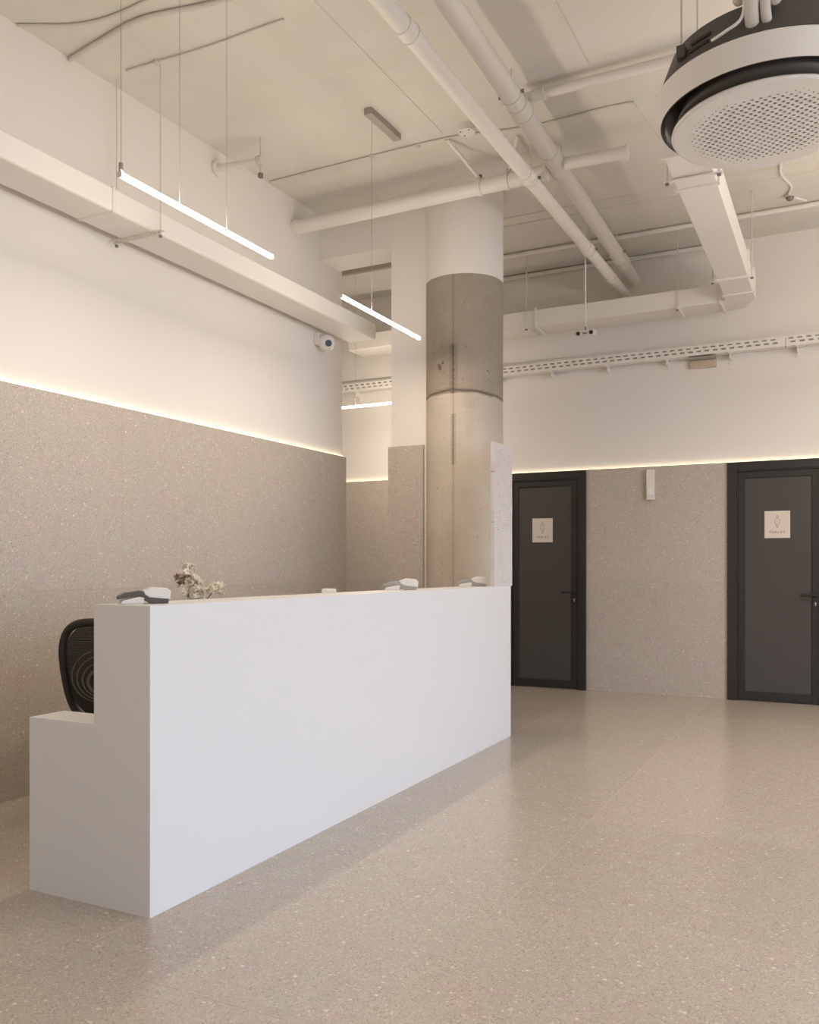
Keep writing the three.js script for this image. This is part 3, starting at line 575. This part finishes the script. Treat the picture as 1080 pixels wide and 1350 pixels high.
// ------------------------------------------------------------------ flowers in a vase on the desk behind the counter
{
  const vx = -2.83, vz = -3.32;
  const d = thing('side_stand', 'small white stand behind the counter carrying the flower vase', 'stand', [vx, 0, vz]);
  part('top', rbox(-0.12, 0.12, 0.66, 0.68, -0.12, 0.12, 0.003), M.counter, d); part('pedestal', rbox(-0.08, 0.08, 0.0, 0.66, -0.08, 0.08, 0.004), M.counter, d);
  const v = thing('vase', 'slim brown vase behind the counter under the flowers', 'vase', [vx, 0.68, vz]);
  part('body', new THREE.LatheGeometry([[0, 0.001], [0.05, 0.001], [0.065, 0.1], [0.05, 0.25], [0.028, 0.38], [0.034, 0.44], [0.028, 0.44], [0.022, 0.38], [0.04, 0.25], [0, 0.02]].map(([r, y]) => new THREE.Vector2(r, y)), 40), M.vase, v);
  const petal = new THREE.SphereGeometry(1, 7, 4, 0, 6.2832, 0, 1.4); petal.scale(0.5, 0.16, 1); petal.translate(0, 0, 0.8);
  const bloom = (r) => { const l = []; for (let k = 0; k < 6; k++) { const g = petal.clone(); g.rotateX(-0.35 - (k & 1) * 0.35); g.rotateY(k * 1.047); g.scale(r, r, r); l.push(g); } return merge(l); };
  const B = [bloom(0.012), bloom(0.014), bloom(0.010)];
  function spray(label, tip, n, spread, m) {
    const s = thing('flower_spray', label, 'flower', [vx, 0.72, vz], 0, undefined), T = V(...tip).sub(V(vx, 0.72, vz));
    part('stem', hose([[0, 0, 0], [T.x * 0.05, 0.4, T.z * 0.05], [T.x * 0.6, 0.4 + (T.y - 0.4) * 0.6, T.z * 0.6], T.toArray()], 0.0025, 24, 6), M.stem, s);
    const l = []; for (let i = 0; i < n; i++) { const g = B[i % 3].clone(); g.rotateX(rr(-1.5, 1.5)); g.rotateZ(rr(-1.5, 1.5)); g.translate(T.x + rr(-spread, spread), T.y + rr(-spread, spread) * 0.85, T.z + rr(-spread, spread)); l.push(g); }
    for (let i = 0; i < n; i++) part('blossom', l[i], m, s);
  }
  spray('upright spray of cream blossoms topping the bunch behind the counter', [-2.814, 1.325, -3.231], 28, 0.027, M.petal);
  spray('middle spray of cream blossoms under the topmost one', [-2.785, 1.272, -3.246], 30, 0.026, M.petal);
  spray('low spray of cream blossoms at the counter edge', [-2.746, 1.222, -3.24], 36, 0.03, M.petal);
  spray('lowest left spray of cream blossoms at the counter edge', [-2.79, 1.212, -3.22], 28, 0.026, M.petal);
  spray('spray of cream blossoms leaning to the right behind the counter', [-2.694, 1.238, -3.291], 26, 0.025, M.petal);
  spray('faded pinkish brown spray on the left of the cream flowers', [-2.872, 1.285, -3.258], 22, 0.03, M.dried);
}

// ------------------------------------------------------------------ office chair behind the counter
{
  const c = thing('office_chair', 'black mesh office chair behind the counter', 'chair', [-3.56, 0, -3.48], 0.52 + Math.PI);   // faces +z of its own axes
  const bp = (s, t) => { const y = 0.53 + t * 0.52, w = 0.188 + 0.047 * Math.sin(Math.min(1, t * 1.15) * Math.PI / 2); return [s * w, y, -0.02 - 0.06 * (1 - s * s) - 0.07 * Math.sin(t * 2.4) + 0.0]; };
  const frame = []; const N = 64;
  for (let i = 0; i < N; i++) { const a = i / N * 6.28318, ca = Math.cos(a), sa = Math.sin(a), k = sa > 0 ? 0.5 : 0.4; frame.push(bp(Math.sign(ca) * Math.abs(ca) ** k, 0.5 + 0.5 * Math.sign(sa) * Math.abs(sa) ** k)); }
  const back = part('backrest_frame', hose(frame, 0.022, 160, 10, true), M.black, c);
  const weave = []; for (let i = 1; i < 70; i++) { const t = i / 70, e = Math.abs(2 * t - 1) ** 2.6, h = (1 - e) ** 0.38; const pts = []; for (let j = 0; j <= 10; j++) pts.push(bp((j / 5 - 1) * 0.97 * Math.max(0.3, h), t)); weave.push(hose(pts, 0.0034, 14, 4)); }
  for (let i = 1; i < 60; i++) { const s = (i / 30 - 1) * 0.97; const pts = []; const lim = 0.5 * (1 - Math.abs(s) ** 2.6) ** 0.38; for (let j = 0; j <= 8; j++) pts.push(bp(s, 0.5 + (j / 4 - 1) * Math.min(0.49, lim))); weave.push(hose(pts, 0.0016, 10, 3)); }
  const mesh = part('mesh_weave', weave, std({ color: lin(0.012, 0.011, 0.010), roughness: 0.6 }), c); mesh.userData.kind = 'stuff';
  const lumM = std({ color: lin(0.11, 0.10, 0.09), roughness: 0.5 });
  for (const [r, w] of [[0.075, 0.009], [0.105, 0.005], [0.135, 0.004], [0.163, 0.0035]]) { const lum = new THREE.TorusGeometry(r, w, 8, 48); lum.scale(0.95, 0.85, 0.6); lum.translate(0.0, 0.74 + (r - 0.075) * 0.35, -0.178); part('support_ring', lum, lumM, c); }
  part('back_spine', hose([[0, 0.98, -0.15], [0, 0.8, -0.2], [0, 0.6, -0.17], [0, 0.45, -0.1], [0, 0.43, 0.1]], 0.02, 40, 10), M.black, c);
  part('seat', rbox(-0.24, 0.24, 0.44, 0.51, -0.02, 0.44, 0.03, 4), std({ color: lin(0.03, 0.028, 0.026), roughness: 0.85 }), c);
  part('gas_column', [rod([0, 0.1, 0.18], [0, 0.3, 0.18], 0.03), rod([0, 0.3, 0.18], [0, 0.44, 0.18], 0.02)], M.black, c);
  for (let k = 0; k < 5; k++) {
    const a = k * 1.2566 + 0.3, x = Math.cos(a) * 0.3, z = 0.18 + Math.sin(a) * 0.3; const l = part('base_leg', hose([[0, 0.12, 0.18], [x * 0.5, 0.105, 0.18 + (z - 0.18) * 0.5], [x, 0.075, z]], 0.018, 16, 8), M.black, c);
    const w = new THREE.CylinderGeometry(0.028, 0.028, 0.04, 20); w.rotateZ(Math.PI / 2); w.rotateY(-a); w.translate(x, 0.0285, z); part('caster', [w, rod([x, 0.028, z], [x, 0.07, z], 0.008)], M.black, l);
  }
}

scene.traverse((o) => { if (o.isMesh) { o.castShadow = true; o.receiveShadow = true; } });
renderer.render(scene, camera);
